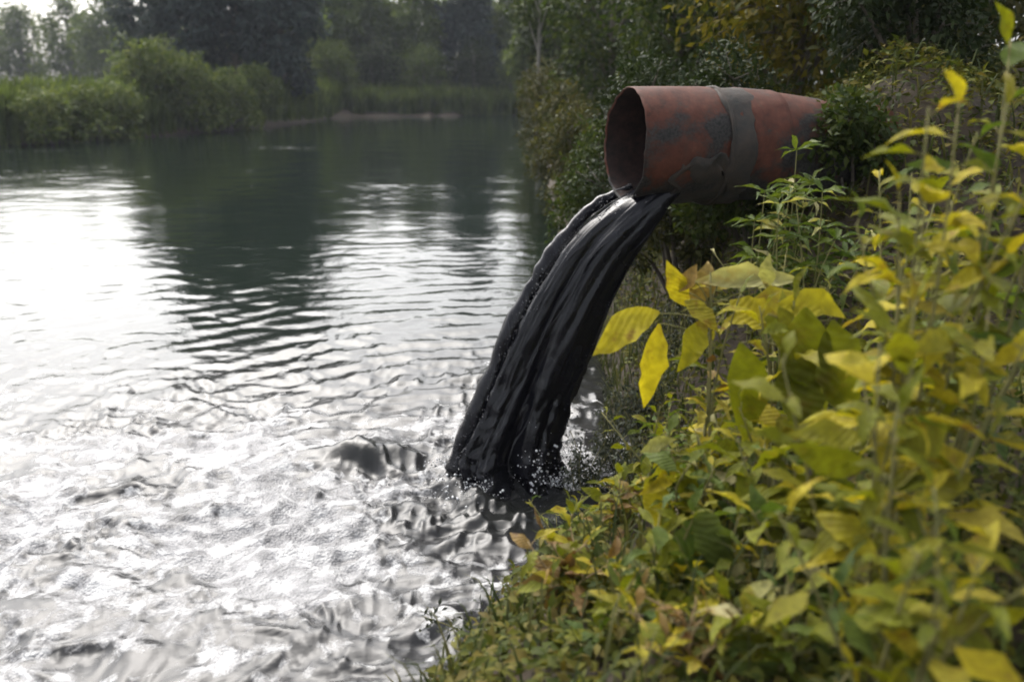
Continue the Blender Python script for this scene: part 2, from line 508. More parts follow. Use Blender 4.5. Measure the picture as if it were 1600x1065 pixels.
# foam carried off from the impact in a broad tongue, thin lines farther out
tongue = np.exp(-((along - 1.4) / 1.9) ** 2) * np.exp(-(((X - IMP[0]) * .83 - (Y - IMP[1]) * .55 + .75) / 1.25) ** 2)
lane = np.exp(-((Y - 5.2 + .15 * X) / 1.6) ** 2) * sstep(1.0, -2.5, X)
foam = -.33 + .28 * tongue + .30 * churn * (.4 + .6 * sstep(-.4, .5, fbm(X * .9, Y * 1.3, 90, 3))) + .16 * lane
foam += .22 * fbm(X * 1.6, Y * 2.6, 95, 3)
foam -= .48 * plume       # black plume at the outfall
foam -= .55 * np.exp(-((X - bo[0]) / .28) ** 2 - ((Y - bo[1] + .08) / .20) ** 2)
foam += .50 * np.exp(-((dist - .46) / .10) ** 2) * sstep(-.3, .4, vnoise(X * 3, Y * 3, 97))
foam += .30 * np.exp(-((Y - 26 - .6 * np.sin(X * .5)) / 3.5) ** 2) * sstep(-.1, .5, fbm(X * .22, Y * .9, 98, 3)) * sstep(3, -3, X + 5)
foam += .24 * np.exp(-((Y - 38 - .8 * np.sin(X * .4)) / 2.0) ** 2) * sstep(0, .4, fbm(X * .3, Y * .5, 99, 2))
rough = .08 + .08 * np.clip(churn, 0, 1) + .08 * calm
a = me.attributes.new('foam', 'FLOAT', 'POINT'); a.data.foreach_set('value', foam.ravel().astype(np.float32))
a = me.attributes.new('churn', 'FLOAT', 'POINT'); a.data.foreach_set('value', np.clip(churn * (1 - .55 * np.exp(-((X - .12) / .6) ** 2 - ((Y - 5.05) / .4) ** 2)) * (1 - .5 * np.exp(-((X - bo[0]) / .3) ** 2 - ((Y - bo[1] + .06) / .22) ** 2)), 0, 1).ravel().astype(np.float32))
a = me.attributes.new('rough', 'FLOAT', 'POINT'); a.data.foreach_set('value', rough.ravel().astype(np.float32))
tag(obj('river', me), kind='structure')

# ------------------------------------------------------------------ pipe
AX = unit(np.array([.967, .254, -.012]))          # from the mouth back into the bank
UPV = np.array([0, 0, 1.0]); SIDE = unit(np.cross(AX, UPV)); UPP = np.cross(SIDE, AX)
PC = at(976, 226, 5.8)
pipe = empty('outfall_pipe', PC)
tag(pipe, 'rusty red steel outfall pipe with grey collar jutting from the bank', 'pipe')


def ringtube(profile, n=72, seed=0, wob=.006, cut=None):
    """profile: list of (s along axis, radius, drop) -> closed surface of revolution about the pipe axis, local to PC"""
    mb = MB(); m = len(profile)
    t = np.linspace(0, 2 * np.pi, n, endpoint=False)
    V = []
    for k, (s, r, dz) in enumerate(profile):
        w = wob * (vnoise(np.cos(t) * 1.7 + 3, np.sin(t) * 1.7 + s * 2.0, seed) + .4 * vnoise(np.cos(t) * 5, np.sin(t) * 5 + s * 6, seed + 1))
        ss = s + (cut(t, k) if cut else 0)
        ss = np.broadcast_to(ss, t.shape)
        rr_ = r + w
        V.append(ss[:, None] * AX + (rr_ * np.cos(t))[:, None] * UPP + (rr_ * np.sin(t))[:, None] * SIDE + np.array([0, 0, dz]))
    V = np.concatenate(V)
    i, j = np.meshgrid(np.arange(m - 1), np.arange(n), indexing='ij'); j2 = (j + 1) % n
    Q = np.stack([i * n + j, (i + 1) * n + j, (i + 1) * n + j2, i * n + j2], -1).reshape(-1, 4)
    mb.add(V, Q)
    return mb


RP = .355
# ragged cut of the mouth
lip = lambda t, k: np.where(k < 3, .012 * vnoise(t * 2.5, t * 0 + 4, 21) + .006 * vnoise(t * 9, t * 0 + 4, 22), 0) if k < 3 else 0 * t
obj('barrel', ringtube([(.012, RP - .012, 0), (0, RP - .004, 0), (.004, RP, 0)] + [(s, RP + .004 * math.sin(s * 5), 0) for s in np.linspace(.04, .66, 14)] + [(.665, RP - .03, 0)], seed=5, wob=.008, cut=lip).mesh('barrel', M['pipe']), pipe)
obj('inner_wall', ringtube([(.012, RP - .013, 0)] + [(s, RP - .02, 0) for s in np.linspace(.05, .98, 12)] + [(1.0, .01, 0)], seed=8, wob=.004, cut=lip).mesh('inner_wall', M['pipe_in']), pipe)
ragged = lambda t, k: (.030 * vnoise(t * 1.6, t * 0 + 9 + (k > 2), 23) + .014 * vnoise(t * 6, t * 0 + 3 + (k > 2), 24)) * np.ones_like(t)
obj('collar', ringtube([(.575, RP + .002, -.004), (.58, RP + .014, -.008), (.60, RP + .018, -.012), (.66, RP + .020, -.014), (.74, RP + .016, -.014), (.755, RP + .010, -.010), (.76, RP - .01, -.006)], seed=12, wob=.012, cut=ragged).mesh('collar', M['collar']), pipe)
wb = ringtube([(.575 + .012 * math.cos(q), RP + .010 + .013 * math.sin(q), -.004) for q in np.linspace(0, math.pi, 6)], n=110, seed=31, wob=.009)
obj('weld_bead', wb.mesh('weld_bead', M['collar']), pipe)
obj('rear_barrel', ringtube([(.73, RP - .005, -.004)] + [(s, RP + .004 - .02 * (s - .8), -.004 - .03 * (s - .8)) for s in np.linspace(.745, 1.0, 8)] + [(1.01, RP - .03, -.01)], seed=14, wob=.009).mesh('rear_barrel', M['pipe']), pipe)
obj('feed_pipe', ringtube([(s, RP - .012, -.005 - .10 * (s - .98)) for s in np.linspace(.98, 3.0, 18)], seed=16, wob=.010).mesh('feed_pipe', M['pipe']), pipe)
# torn steel flap hanging on the belly of the mouth section
fl = MB(); uu = np.linspace(.24, .60, 12); vv = np.linspace(R(98), R(172), 14)
U_, W_ = np.meshgrid(uu, vv, indexing='ij')
rad = RP + .012 + .012 * vnoise(U_ * 9, W_ * 4, 33) + .02 * sstep(R(150), R(172), W_)
edge = np.minimum(np.minimum((U_ - .24) / .36, 1 - (U_ - .24) / .36), .25)
Ue = U_ + .07 * vnoise(W_ * 4, U_ * 2 + 2, 35)
W_ = W_ + .22 * vnoise(U_ * 11, W_ * 1.5, 36)
Vf = Ue[..., None] * AX + (rad * np.cos(W_))[..., None] * UPP + (rad * np.sin(W_))[..., None] * SIDE
i, j = np.meshgrid(np.arange(11), np.arange(13), indexing='ij')
fl.add(Vf.reshape(-1, 3), np.stack([i * 14 + j, i * 14 + j + 1, (i + 1) * 14 + j + 1, (i + 1) * 14 + j], -1).reshape(-1, 4))
fo = obj('patch_plate', fl.mesh('patch_plate', M['collar']), pipe)
sm = fo.modifiers.new('thickness', 'SOLIDIFY'); sm.thickness = .008
# ------------------------------------------------------------------ falling wastewater
pairs = [((1060, 276), (1062, 300)), ((1008, 284), (1046, 322)), ((970, 302), (1036, 346)), ((940, 322), (1020, 372)), ((905, 348), (1000, 402)), ((872, 384), (978, 440)),
         ((843, 430), (956, 482)), ((813, 478), (938, 530)), ((788, 532), (918, 580)), ((765, 590), (898, 625)),
         ((742, 640), (884, 668)), ((716, 690), (878, 708)), ((708, 716), (886, 738)), ((722, 752), (900, 772))]
m = len(pairs)
Yk = np.interp(np.arange(m), [0, 3, m - 1], [5.86, 5.74, 5.58])
outer = np.array([at(p[0][0], p[0][1], y) for p, y in zip(pairs, Yk)])
inner = np.array([at(p[1][0], p[1][1], y) for p, y in zip(pairs, Yk)])
K = 130
tk = np.linspace(0, m - 1, K)


def smoothline(P, t):
    a = np.arange(len(P)); o = np.stack([np.interp(t, a, P[:, c]) for c in range(3)], -1)
    for _ in range(6):
        o[1:-1] = .25 * o[:-2] + .5 * o[1:-1] + .25 * o[2:]
    return o


outer, inner = smoothline(outer, tk), smoothline(inner, tk)
cen, hv = (outer + inner) / 2, (outer - inner) / 2 * .85
dep = np.interp(tk, [0, 2, 5, 9, m - 1], [.19, .2, .17, .2, .3])
n = 120
ta = np.linspace(0, 2 * np.pi, n, endpoint=False)
ca, sa = np.cos(ta), np.sin(ta)
ca_, sa_ = np.sign(ca) * np.abs(ca) ** .85, np.sign(sa) * np.abs(sa) ** .85
TT, AA = np.meshgrid(tk / (m - 1), ta, indexing='ij')
strand = .13 * vnoise(np.cos(AA) * 3.5 + 9, np.sin(AA) * 3.5 + TT * 1.6, 101) + .06 * vnoise(np.cos(AA) * 8, np.sin(AA) * 8 + TT * 4, 103) + .025 * vnoise(np.cos(AA) * 20, np.sin(AA) * 20 + TT * 7, 105)
brk = sstep(.35, 1, TT) * (.07 * vnoise(AA * 6, TT * 30, 107) + .05 * vnoise(AA * 14, TT * 60, 108))
amp = 1 + strand * (.25 + 1.1 * sstep(.05, .6, TT)) + brk
# a crease where the flow splits into two ropes
crease = np.exp(-((AA - R(262) - .25 * np.sin(TT * 3)) / .20) ** 2) * .75 * sstep(.25, .95, TT) + np.exp(-((AA - R(302)) / .22) ** 2) * .22 * sstep(.12, .3, TT) * sstep(1.0, .6, TT)
amp = amp - crease
V = cen[:, None] + hv[:, None] * (ca_[None] * amp)[..., None] + np.array([0, 1.0, 0]) * (sa_[None] * amp * dep[:, None])[..., None]
i, j = np.meshgrid(np.arange(K - 1), np.arange(n), indexing='ij'); j2 = (j + 1) % n
Q = np.stack([i * n + j, i * n + j2, (i + 1) * n + j2, (i + 1) * n + j], -1).reshape(-1, 4)
flowroot = empty('falling_wastewater', (cen[-1][0], cen[-1][1], 0))
tag(flowroot, 'black wastewater pouring from the rusty pipe into the river', 'water jet')
off = np.array([cen[-1][0], cen[-1][1], 0])


def flow_attr(me, U, W):
    a = me.attributes.new('flow', 'FLOAT_VECTOR', 'POINT')
    a.data.foreach_set('vector', np.stack([U, W, np.zeros_like(U)], -1).astype(np.float32).ravel())


me = mesh_np('jet', V.reshape(-1, 3) - off, Q, True, M['stream'])
flow_attr(me, (TT * 9).ravel(), (np.cos(AA) * 2.6 + np.sin(AA) * 1.8).ravel())
obj('jet', me, flowroot)
# loose strands and beads torn off along the edges
g = np.random.default_rng(55)
mb = MB()
for k in range(24):
    a_ = g.choice([g.normal(math.pi * .0, .5), g.normal(math.pi, .45), g.uniform(math.pi, 2 * math.pi)], p=[.4, .25, .35])
    t0 = g.uniform(.12, .8); t1 = min(.99, t0 + g.uniform(.08, .35))
    ix = np.linspace(t0 * (K - 1), t1 * (K - 1), 16).astype(int)
    offr = 1.02 + .16 * g.random() * np.linspace(0, 1, 16) + .05 * vnoise(np.linspace(0, 5, 16) + k, np.zeros(16), 141)
    aa = a_ + .15 * vnoise(np.linspace(0, 3, 16) + 2 * k, np.zeros(16), 142)
    P_ = cen[ix] + hv[ix] * (np.cos(aa) * offr)[:, None] + np.array([0, 1.0, 0]) * (np.sin(aa) * offr * dep[ix])[:, None]
    rad_ = .002 + .006 * g.random() * np.sin(np.linspace(.15, math.pi - .1, 16)) * (1 + .5 * vnoise(np.linspace(0, 9, 16) + k, np.zeros(16), 143))
    mb.tube(P_ - off, rad_, 6)
me = mb.mesh('strands', M['stream']); vv_ = np.concatenate(mb.V); flow_attr(me, vv_[:, 2] * 5, vv_[:, 0] * 20)
tag(obj('strands', me, flowroot), kind='stuff')
# thinner side rope leaving the far corner of the mouth
pp = np.array([at(px, py, y) for px, py, y in [(985, 292, 5.98), (955, 306, 5.96), (930, 322, 5.93), (900, 350, 5.88), (872, 384, 5.83), (846, 424, 5.78), (820, 470, 5.74), (796, 520, 5.7), (772, 580, 5.68), (748, 640, 5.64), (722, 700, 5.62), (712, 735, 5.6)]])
pp = smoothline(pp, np.linspace(0, len(pp) - 1, 70))
mb = MB(); mb.tube(pp, .030 + .045 * np.linspace(0, 1, 70) + .012 * vnoise(np.linspace(0, 14, 70), np.zeros(70), 111), 14)
Vs = mb.V[0]; wobv = .012 * np.stack([vnoise(Vs[:, 2] * 9, Vs[:, 0] * 14, 115 + c) for c in range(3)], -1)
mb.V[0] = Vs + wobv - off
me = mb.mesh('side_rope', M['stream']); flow_attr(me, Vs[:, 2] * 3, Vs[:, 0] * 20); obj('side_rope', me, flowroot)


# droplets and froth thrown up
def balls(P, r, name, mat):
    """little octahedral beads, one subdivision"""
    t = (1 + 5 ** .5) / 2
    iv = unit(np.array([[-1, t, 0], [1, t, 0], [-1, -t, 0], [1, -t, 0], [0, -1, t], [0, 1, t], [0, -1, -t], [0, 1, -t], [t, 0, -1], [t, 0, 1], [-t, 0, -1], [-t, 0, 1]], float))
    it = np.array([[0, 11, 5], [0, 5, 1], [0, 1, 7], [0, 7, 10], [0, 10, 11], [1, 5, 9], [5, 11, 4], [11, 10, 2], [10, 7, 6], [7, 1, 8], [3, 9, 4], [3, 4, 2], [3, 2, 6], [3, 6, 8], [3, 8, 9], [4, 9, 5], [2, 4, 11], [6, 2, 10], [8, 6, 7], [9, 8, 1]])
    V = (P[:, None] + iv[None] * r[:, None, None]).reshape(-1, 3)
    T = (it[None] + 12 * np.arange(len(P))[:, None, None]).reshape(-1, 3)
    return mesh_np(name, V, T, True, mat)


k = 2600
u = rng.random(k) ** .6
ii = (u * (K - 1)).astype(int)
sidep = rng.choice([-1, 1], k, p=[.4, .6]) * (1.0 + np.abs(rng.normal(0, .10, k)) * (.3 + u))
P = cen[ii] + hv[ii] * sidep[:, None] + np.stack([rng.normal(0, .02, k), rng.normal(0, .14, k), rng.normal(0, .03, k)], -1)
q = 1400
ang = rng.random(q) * 2 * np.pi; rad_ = .25 + np.abs(rng.normal(0, .28, q)); hh = np.abs(rng.normal(0, .09, q)) * np.exp(-((rad_ - .35) / .4) ** 2)
P2 = np.stack([IMP[0] + rad_ * np.cos(ang) * 1.2, IMP[1] + rad_ * np.sin(ang), hh + .03], -1)
P = np.vstack([P[P[:, 2] > .05], P2])
tag(obj('spray', balls(P, .0015 + .005 * rng.random(len(P)) ** 3, 'spray', M['drop'])), 'dark spray drops around the falling wastewater', 'spray', kind='stuff')

q = 7000
g = np.random.default_rng(66)
ang = g.random(q) * 2 * np.pi; rad_ = .33 + .13 * g.normal(size=q); cl = vnoise(np.cos(ang) * 3 + rad_ * 4, np.sin(ang) * 3, 161)
keep = (cl > -.15)
ang, rad_ = ang[keep], rad_[keep]; q = len(ang)
P3 = np.stack([IMP[0] + .02 + rad_ * np.cos(ang) * 1.25, IMP[1] + rad_ * np.sin(ang) * .95, .02 + np.abs(g.normal(0, .045, q)) * np.exp(-((rad_ - .3) / .25) ** 2)], -1)
P4 = cen[[-14]] + np.stack([g.normal(.17, .06, 700), g.normal(-.08, .10, 700), np.abs(g.normal(0, .16, 700))], -1)
P4[:, 2] = np.abs(P4[:, 2] - cen[-14][2]) + .02
PP = np.vstack([P3, P4])
tag(obj('froth', balls(PP, .0025 + .008 * g.random(len(PP)) ** 3, 'froth', M['froth'])), 'pale froth and droplets thrown up where the black water lands', 'froth', kind='stuff')

# ------------------------------------------------------------------ trees and bushes


def lobed_crown(nl, lobes, L, W, flat=.5, shell=.35, down=.25, seed=0, fill=.0):
    """leaves spread through a set of lobes (cx,cy,cz,rx,ry,rz)"""
    g = np.random.default_rng(seed)
    lob = np.array(lobes, float)
    vol = (lob[:, 3] * lob[:, 4] * lob[:, 5]) ** (2 / 3)
    idx = g.choice(len(lob), nl, p=vol / vol.sum())
    d = unit(g.normal(size=(nl, 3)))
    r = np.clip(1 - np.abs(g.normal(0, shell, nl)), .05, 1.15)
    r *= 1 + .18 * np.sin(d[:, 0] * 7 + idx) * np.sin(d[:, 1] * 6 + idx * 2) + .15 * np.sin(d[:, 2] * 9 + idx)
    C = lob[idx, :3] + d * r[:, None] * lob[idx, 3:]
    D = unit(d * .8 + g.normal(size=(nl, 3)) * .6 + np.array([0, 0, -down]))
    Nn = unit(d * .5 + np.array([0, 0, flat]) + g.normal(size=(nl, 3)) * .5)
    Ls = L * (.6 + .8 * g.random(nl)); Ws = W * (.6 + .8 * g.random(nl))
    return leaf_cloud(C, D, Nn, Ls, Ws)


def make_tree(name, label, cat, group, x, y, h, rad, leafmat, nl, L, seed, trunk_r=.15, crown_base=.3, nlobes=14, bark='bark', squash=1.0, column=False, lean=(0, 0), W=None, shell=.35, down=.25):
    g = np.random.default_rng(seed)
    z0 = float(ground_z(x, y)) - .05
    z0 = max(z0, -.2)
    root = empty(name, (x, y, z0))
    tag(root, label, cat, group)
    lobes = []
    cb, ct = h * crown_base, h
    for k in range(nlobes):
        t = (k + .5) / nlobes
        z = cb + (ct - cb) * t
        prof = math.sin(math.pi * min(1, max(.08, (t * .82 + .16)))) if not column else (.75 if t < .8 else .5)
        a = k * 2.4 + g.random() * 1.2
        rr_ = rad * prof * (.35 + .5 * g.random())
        s = rad * (.34 + .24 * g.random()) * (.55 + .5 * prof)
        lobes.append((lean[0] * t + rr_ * math.cos(a), lean[1] * t + rr_ * math.sin(a), z, s, s, s * squash * (.75 + .3 * g.random())))
    mb = MB()
    tp = np.array([[0, 0, -.2], [lean[0] * .1 + .02 * h * g.normal() * .3, 0, h * .3], [lean[0] * .5, lean[1] * .5, h * .62], [lean[0] * .9, lean[1] * .9, h * .92]])
    tps = smoothline(tp, np.linspace(0, 3, 14))
    mb.tube(tps, np.linspace(trunk_r, trunk_r * .15, 14), 9)
    for (cx, cy, cz, sx, _, _) in lobes:
        zs = max(h * .12, cz - .9 * math.hypot(cx, cy) - .1 * h)
        k = np.argmin(np.abs(tps[:, 2] - zs)); b = tps[k]
        mid = (b + np.array([cx, cy, cz])) / 2 + np.array([0, 0, .06 * h]) * (g.random() - .2)
        br = smoothline(np.array([b, mid, [cx, cy, cz]]), np.linspace(0, 2, 7))
        mb.tube(br, np.linspace(trunk_r * .42, trunk_r * .08, 7), 6)
        for _ in range(3):
            e = np.array([cx, cy, cz]) + unit(g.normal(size=3)) * sx * .9
            mb.tube([br[4], (br[4] + e) / 2 + g.normal(size=3) * .05 * sx, e], [trunk_r * .15, trunk_r * .1, trunk_r * .03], 5)
    obj('trunk', mb.mesh('trunk', M[bark]), root)
    V, T = lobed_crown(nl, lobes, L, W or L * .5, seed=seed, shell=shell, down=down)
    obj('crown', mesh_np('crown', V, T, False, M[leafmat]), root)
    return root


def make_bush(name, label, group, x, y, h, rad, leafmat, nl, L, seed, over=(0, 0), W=None, bark='bark', nlobes=9, zoff=0):
    g = np.random.default_rng(seed)
    z0 = max(float(ground_z(x, y)), -.1) - .03 + zoff
    root = empty(name, (x, y, z0)); tag(root, label, 'bush', group)
    lobes = []; mb = MB()
    for k in range(nlobes):
        a = k * 2.4 + g.random(); t = (k + .4) / nlobes
        rr_ = rad * .75 * math.sqrt(1 - t * .7) * (.4 + .6 * g.random())
        z = h * (.18 + .68 * t)
        s = rad * (.34 + .2 * g.random())
        c = np.array([rr_ * math.cos(a) + over[0] * t, rr_ * math.sin(a) + over[1] * t, z])
        lobes.append((*c, s, s, min(s, h * .28)))
        b = np.array([.12 * rad * math.cos(a), .12 * rad * math.sin(a), -.05])
        mb.tube(smoothline(np.array([b, (b + c) / 2 + [0, 0, .12 * h], c]), np.linspace(0, 2, 7)), np.linspace(.022 * h, .005 * h, 7), 6)
        for _ in range(3):
            e = c + unit(g.normal(size=3)) * s * .95
            mb.tube([c, (c + e) / 2 + g.normal(size=3) * .05 * s, e], [.006 * h, .004 * h, .002 * h], 5)
    obj('branches', mb.mesh('branches', M[bark]), root)
    V, T = lobed_crown(nl, lobes, L, W or L * .5, seed=seed + 1)
    obj('foliage', mesh_np('foliage', V, T, False, M[leafmat]), root)
    return root


def wx_at(px, Yd):
    return (px - 800) / F_PX * Yd / math.cos(PITCH) * 1.0


def px_x(px, Yd):                      # world x of a picture column at depth Yd near the horizon
    return at(px, HORIZON + 20, Yd)[0]


GF = 'trees along the far bank'
far_trees = [  # px, depth, height, radius, mat, label
    (300, 61, 16.5, 3.0, 'far_dark', 'tall dark blue-green tree rising behind the pale bushes, leftmost of three'),
    (372, 63, 18.0, 3.3, 'far_dark', 'tallest dark blue-green tree on the far bank, middle of three'),
    (446, 62, 16.5, 3.0, 'far_dark', 'tall dark blue-green tree beside the round bush, rightmost of three'),
    (236, 66, 10.2, 2.4, 'far_dark', 'thin dark tree with white sky showing through at upper left'),
    (520, 84, 11.5, 3.4, 'far_green', 'mid green tree directly right of the dark trees on the far bank'),
    (585, 86, 10.4, 3.0, 'far_green', 'mid green far tree under a small gap of white sky'),
    (650, 84, 11.2, 3.4, 'far_green', 'broad hazy green tree at the middle of the far bank'),
    (735, 83, 14.5, 3.2, 'far_dark', 'dark far tree taller than the green trees beside it'),
    (795, 86, 9.0, 2.6, 'far_green', 'low far tree beneath the bright sky gap above the water end'),
    (855, 60, 9.5, 2.2, 'far_green', 'green tree at the river bend where water meets right bank'),
]
for k, (px, D, h, r, mt, lab) in enumerate(far_trees):
    sparse = k == 3
    make_tree('far_tree', lab, 'tree', GF, px_x(px, D), D, h, r, mt, 3600 if sparse else 13000, .42, 200 + k, trunk_r=.22, crown_base=.10, nlobes=14 if sparse else 22, shell=.45)

for k, (px, D, h, r_, lab) in enumerate([
        (-40, 120, 13.0, 5.0, 'pale distant tree at the extreme left edge of the sky gap'),
        (45, 130, 11.5, 5.0, 'small distant tree under open sky, second from the left edge'),
        (120, 125, 13.0, 5.0, 'small distant tree under open sky, third from the left edge'),
        (185, 118, 12.5, 4.5, 'distant tree just left of the thin dark tree')]):
    make_tree('distant_tree', lab, 'tree', GF, px_x(px, D), D, h, r_, 'far_green', 5000, .6, 260 + k, trunk_r=.3, crown_base=.05, nlobes=18, shell=.45)

g = np.random.default_rng(91)
lob = []
for k in range(70):
    px = g.uniform(470, 960); D_ = g.uniform(90, 104); z_ = g.uniform(.5, 9.0)
    lob.append((px_x(px, D_), D_, z_ + 1.3, 2.2, 2.2, 1.8))
for k in range(34):
    px = g.uniform(190, 500); D_ = g.uniform(70, 86); z_ = g.uniform(.3, 6.5)
    lob.append((px_x(px, D_), D_, z_ + 1.3, 2.0, 2.0, 1.7))
V, T = lobed_crown(34000, lob, .5, .3, seed=92, shell=.5)
tag(obj('woodland', mesh_np('woodland', V, T, False, M['far_green'])), 'dense green wood closing the view behind the far bank trees', 'wood', kind='stuff')

GB = 'bushes along the far bank'
far_bushes = [
    (60, 40.5, 2.3, 2.2, 'far_bush', 'pale green low bush at the far left water edge'),
    (150, 43, 2.6, 2.2, 'far_bush', 'pale green low bush next along from the far left water edge'),
    (228, 48, 3.6, 2.3, 'far_bush', 'pale olive bush at the water edge below the thin tree'),
    (290, 49.5, 3.9, 2.0, 'far_bush', 'rounded olive bush with a dark hollow, before the tall dark trees'),
    (345, 52, 3.2, 2.0, 'far_bush', 'light green bush sloping down to the water before the tallest dark tree'),
    (395, 57, 2.6, 1.9, 'far_bush', 'low light green bush at the tip of the pale bush row'),
    (455, 66, 4.6, 2.2, 'far_bush', 'round pale bush standing alone with a light crown at river bend'),
    (520, 75.5, 4.4, 2.6, 'far_green', 'dull green bush right of the round pale bush'),
    (590, 78, 5.0, 2.9, 'mid_dark', 'dark bush hanging over the far water line, left of two'),
    (665, 79, 4.6, 2.9, 'far_green', 'green bush between two dark bushes on the far water line'),
    (740, 79.5, 5.2, 2.9, 'mid_dark', 'dark bush hanging over the far water line, right of two'),
    (805, 80, 4.4, 2.6, 'far_green', 'dull green bush closing the end of the river'),
]
for k, (px, D, h, r, mt, lab) in enumerate(far_bushes):
    make_bush('far_bush', lab, GB, px_x(px, D), D, h, r, mt, 4200, .26, 300 + k)

GR = 'trees on the near right bank'
mid_trees = [  # px, D, h, rad, mat, nl, L, cb, lean, label
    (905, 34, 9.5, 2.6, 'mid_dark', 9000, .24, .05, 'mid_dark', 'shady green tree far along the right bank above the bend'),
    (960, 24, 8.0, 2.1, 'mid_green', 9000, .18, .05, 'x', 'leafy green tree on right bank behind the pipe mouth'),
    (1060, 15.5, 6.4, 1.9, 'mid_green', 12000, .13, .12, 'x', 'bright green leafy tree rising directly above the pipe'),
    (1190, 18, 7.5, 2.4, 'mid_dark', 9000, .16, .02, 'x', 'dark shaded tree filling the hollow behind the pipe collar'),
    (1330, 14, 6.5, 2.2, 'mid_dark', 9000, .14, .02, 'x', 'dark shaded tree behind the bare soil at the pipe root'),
    (1240, 10.8, 3.9, 1.5, 'mid_yellow', 8000, .12, .16, 'x', 'yellowing tree whose leaves hang at top above the pipe root'),
    (1480, 9.5, 5.0, 1.5, 'mid_olive', 9000, .12, .05, 'x', 'olive tree at right edge beyond the pipe'),
]
for k, (px, D, h, r, mt, nl, L, cb, _, lab) in enumerate(mid_trees):
    make_tree('bank_tree', lab, 'tree', GR, px_x(px, D), D, h, r, mt, nl, L, 400 + k, trunk_r=.10, crown_base=cb, nlobes=20, shell=.4)
lob = []
g = np.random.default_rng(93)
for k in range(80):
    px = g.uniform(930, 1680); D_ = g.uniform(26, 40); lob.append((px_x(px, D_), D_, g.uniform(1.5, 9.5), 1.5, 1.5, 1.2))
V, T = lobed_crown(30000, lob, .26, .15, seed=94, shell=.5)
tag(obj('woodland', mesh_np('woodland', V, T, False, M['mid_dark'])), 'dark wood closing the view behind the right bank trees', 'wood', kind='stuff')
# slim pale trunk seen between the leaves
make_tree('slim_tree', 'slim pale-barked tree leaning over the water at the river bend', 'tree', None, px_x(842, 30), 30, 7.5, .9, 'mid_green', 900, .2, 450, trunk_r=.09, crown_base=.6, nlobes=8, bark='pale_bark')

GM = 'bushes along the right water edge'
mid_bushes = [  # px, D, h, rad
    (848, 40, 3.2, 1.5, 'mid_olive', 4200, .17, 'olive bush farthest along the right water edge'),
    (862, 27, 2.8, 1.1, 'mid_olive', 4200, .13, 'olive bush overhanging the water left of the pipe, farther of two'),
    (872, 18.5, 2.3, .85, 'mid_olive', 4600, .10, 'olive bush overhanging the water left of the pipe, nearer of two'),
    (905, 13, 2.0, .75, 'mid_olive', 5200, .075, 'olive green bush directly behind the pipe mouth'),
    (955, 10.2, 1.7, .65, 'mid_green', 5200, .065, 'green bush behind the falling water below the pipe mouth'),
    (1040, 8.6, 1.9, .75, 'mid_dark', 5200, .06, 'dark green bush behind and under the pipe barrel'),
    (1075, 7.1, 1.15, .5, 'mid_olive', 4200, .06, 'olive bush in the gap between falling water and pipe belly'),
    (1190, 6.5, .85, .5, 'mid_green', 4200, .06, 'green bush tucked under the pipe behind the yellow leaves'),
    (1345, 5.9, .6, .36, 'mid_green', 3800, .06, 'green bush at the pipe root where it enters the soil'),
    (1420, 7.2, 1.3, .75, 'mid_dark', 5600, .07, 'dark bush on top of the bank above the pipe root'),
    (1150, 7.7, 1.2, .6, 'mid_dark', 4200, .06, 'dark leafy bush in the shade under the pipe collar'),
]
for k, (px, D, h, r, mt, nl, L, lab) in enumerate(mid_bushes):
    xx = max(px_x(px, D), float(np.interp(D, XR_Y, XR_X)) + .25)
    make_bush('waterside_bush', lab, GM, xx, D, h, r, mt, nl, L, 500 + k, over=(-.35 * r, 0))

# ------------------------------------------------------------------ undergrowth and grass
k = 64000
xs = rng.uniform(-2.2, 5.0, k * 3); ys = 1.2 + 12.8 * rng.random(k * 3) ** 1.3
dr, df = shore_d(xs, ys)
keep = (dr > .10) & (dr < 4.0)
xs, ys = xs[keep][:k], ys[keep][:k]
zs = ground_z(xs, ys)
n_ = len(xs)
dens = fbm(xs * 1.5, ys * 1.5, 120, 3)
hgt = np.clip(.16 + .25 * dens, .02, .5) * rng.random(n_)
C = np.stack([xs, ys, zs + hgt], -1)
D = unit(np.stack([rng.normal(size=n_), rng.normal(size=n_), .25 + .4 * rng.normal(size=n_)], -1))
Nn = unit(np.stack([rng.normal(size=n_) * .4, rng.normal(size=n_) * .4, np.ones(n_)], -1))
L = .035 + .05 * rng.random(n_)
V, T = leaf_cloud(C, D, Nn, L, L * (.3 + .3 * rng.random(n_)))
tag(obj('undergrowth', mesh_np('undergrowth', V, T, False, M['cover'])), 'low leafy undergrowth covering the right bank', 'undergrowth', kind='stuff')

k = 15000
xs = rng.uniform(-2.4, 4.5, k * 4); ys = 1.2 + 10 * rng.random(k * 4) ** 1.4
dr, _ = shore_d(xs, ys)
pr = np.exp(-((dr - .15) / .45) ** 2) + .25
keep = (dr > -.06) & (dr < 3) & (rng.random(k * 4) < pr * (.3 + .7 * sstep(-.3, .4, fbm(xs * 1.2, ys * 1.2, 130, 2))))
xs, ys = xs[keep][:k], ys[keep][:k]
zs = ground_z(xs, ys); n_ = len(xs)
hh = .08 + .24 * rng.random(n_) ** 1.7; ww = .004 + .004 * rng.random(n_)
az = rng.random(n_) * 2 * np.pi; ld = np.stack([np.cos(az), np.sin(az), 0 * az], -1); sdv = np.stack([-np.sin(az), np.cos(az), 0 * az], -1)
b = np.stack([xs, ys, zs - .01], -1); bend = (.15 + .6 * rng.random(n_))[:, None] * hh[:, None]
up = np.array([0, 0, 1.0])
p1 = b + up * hh[:, None] * .5 + ld * bend * .25; p2 = b + up * hh[:, None] * .85 + ld * bend * .65; p3 = b + up * hh[:, None] * .9 + ld * bend * 1.1
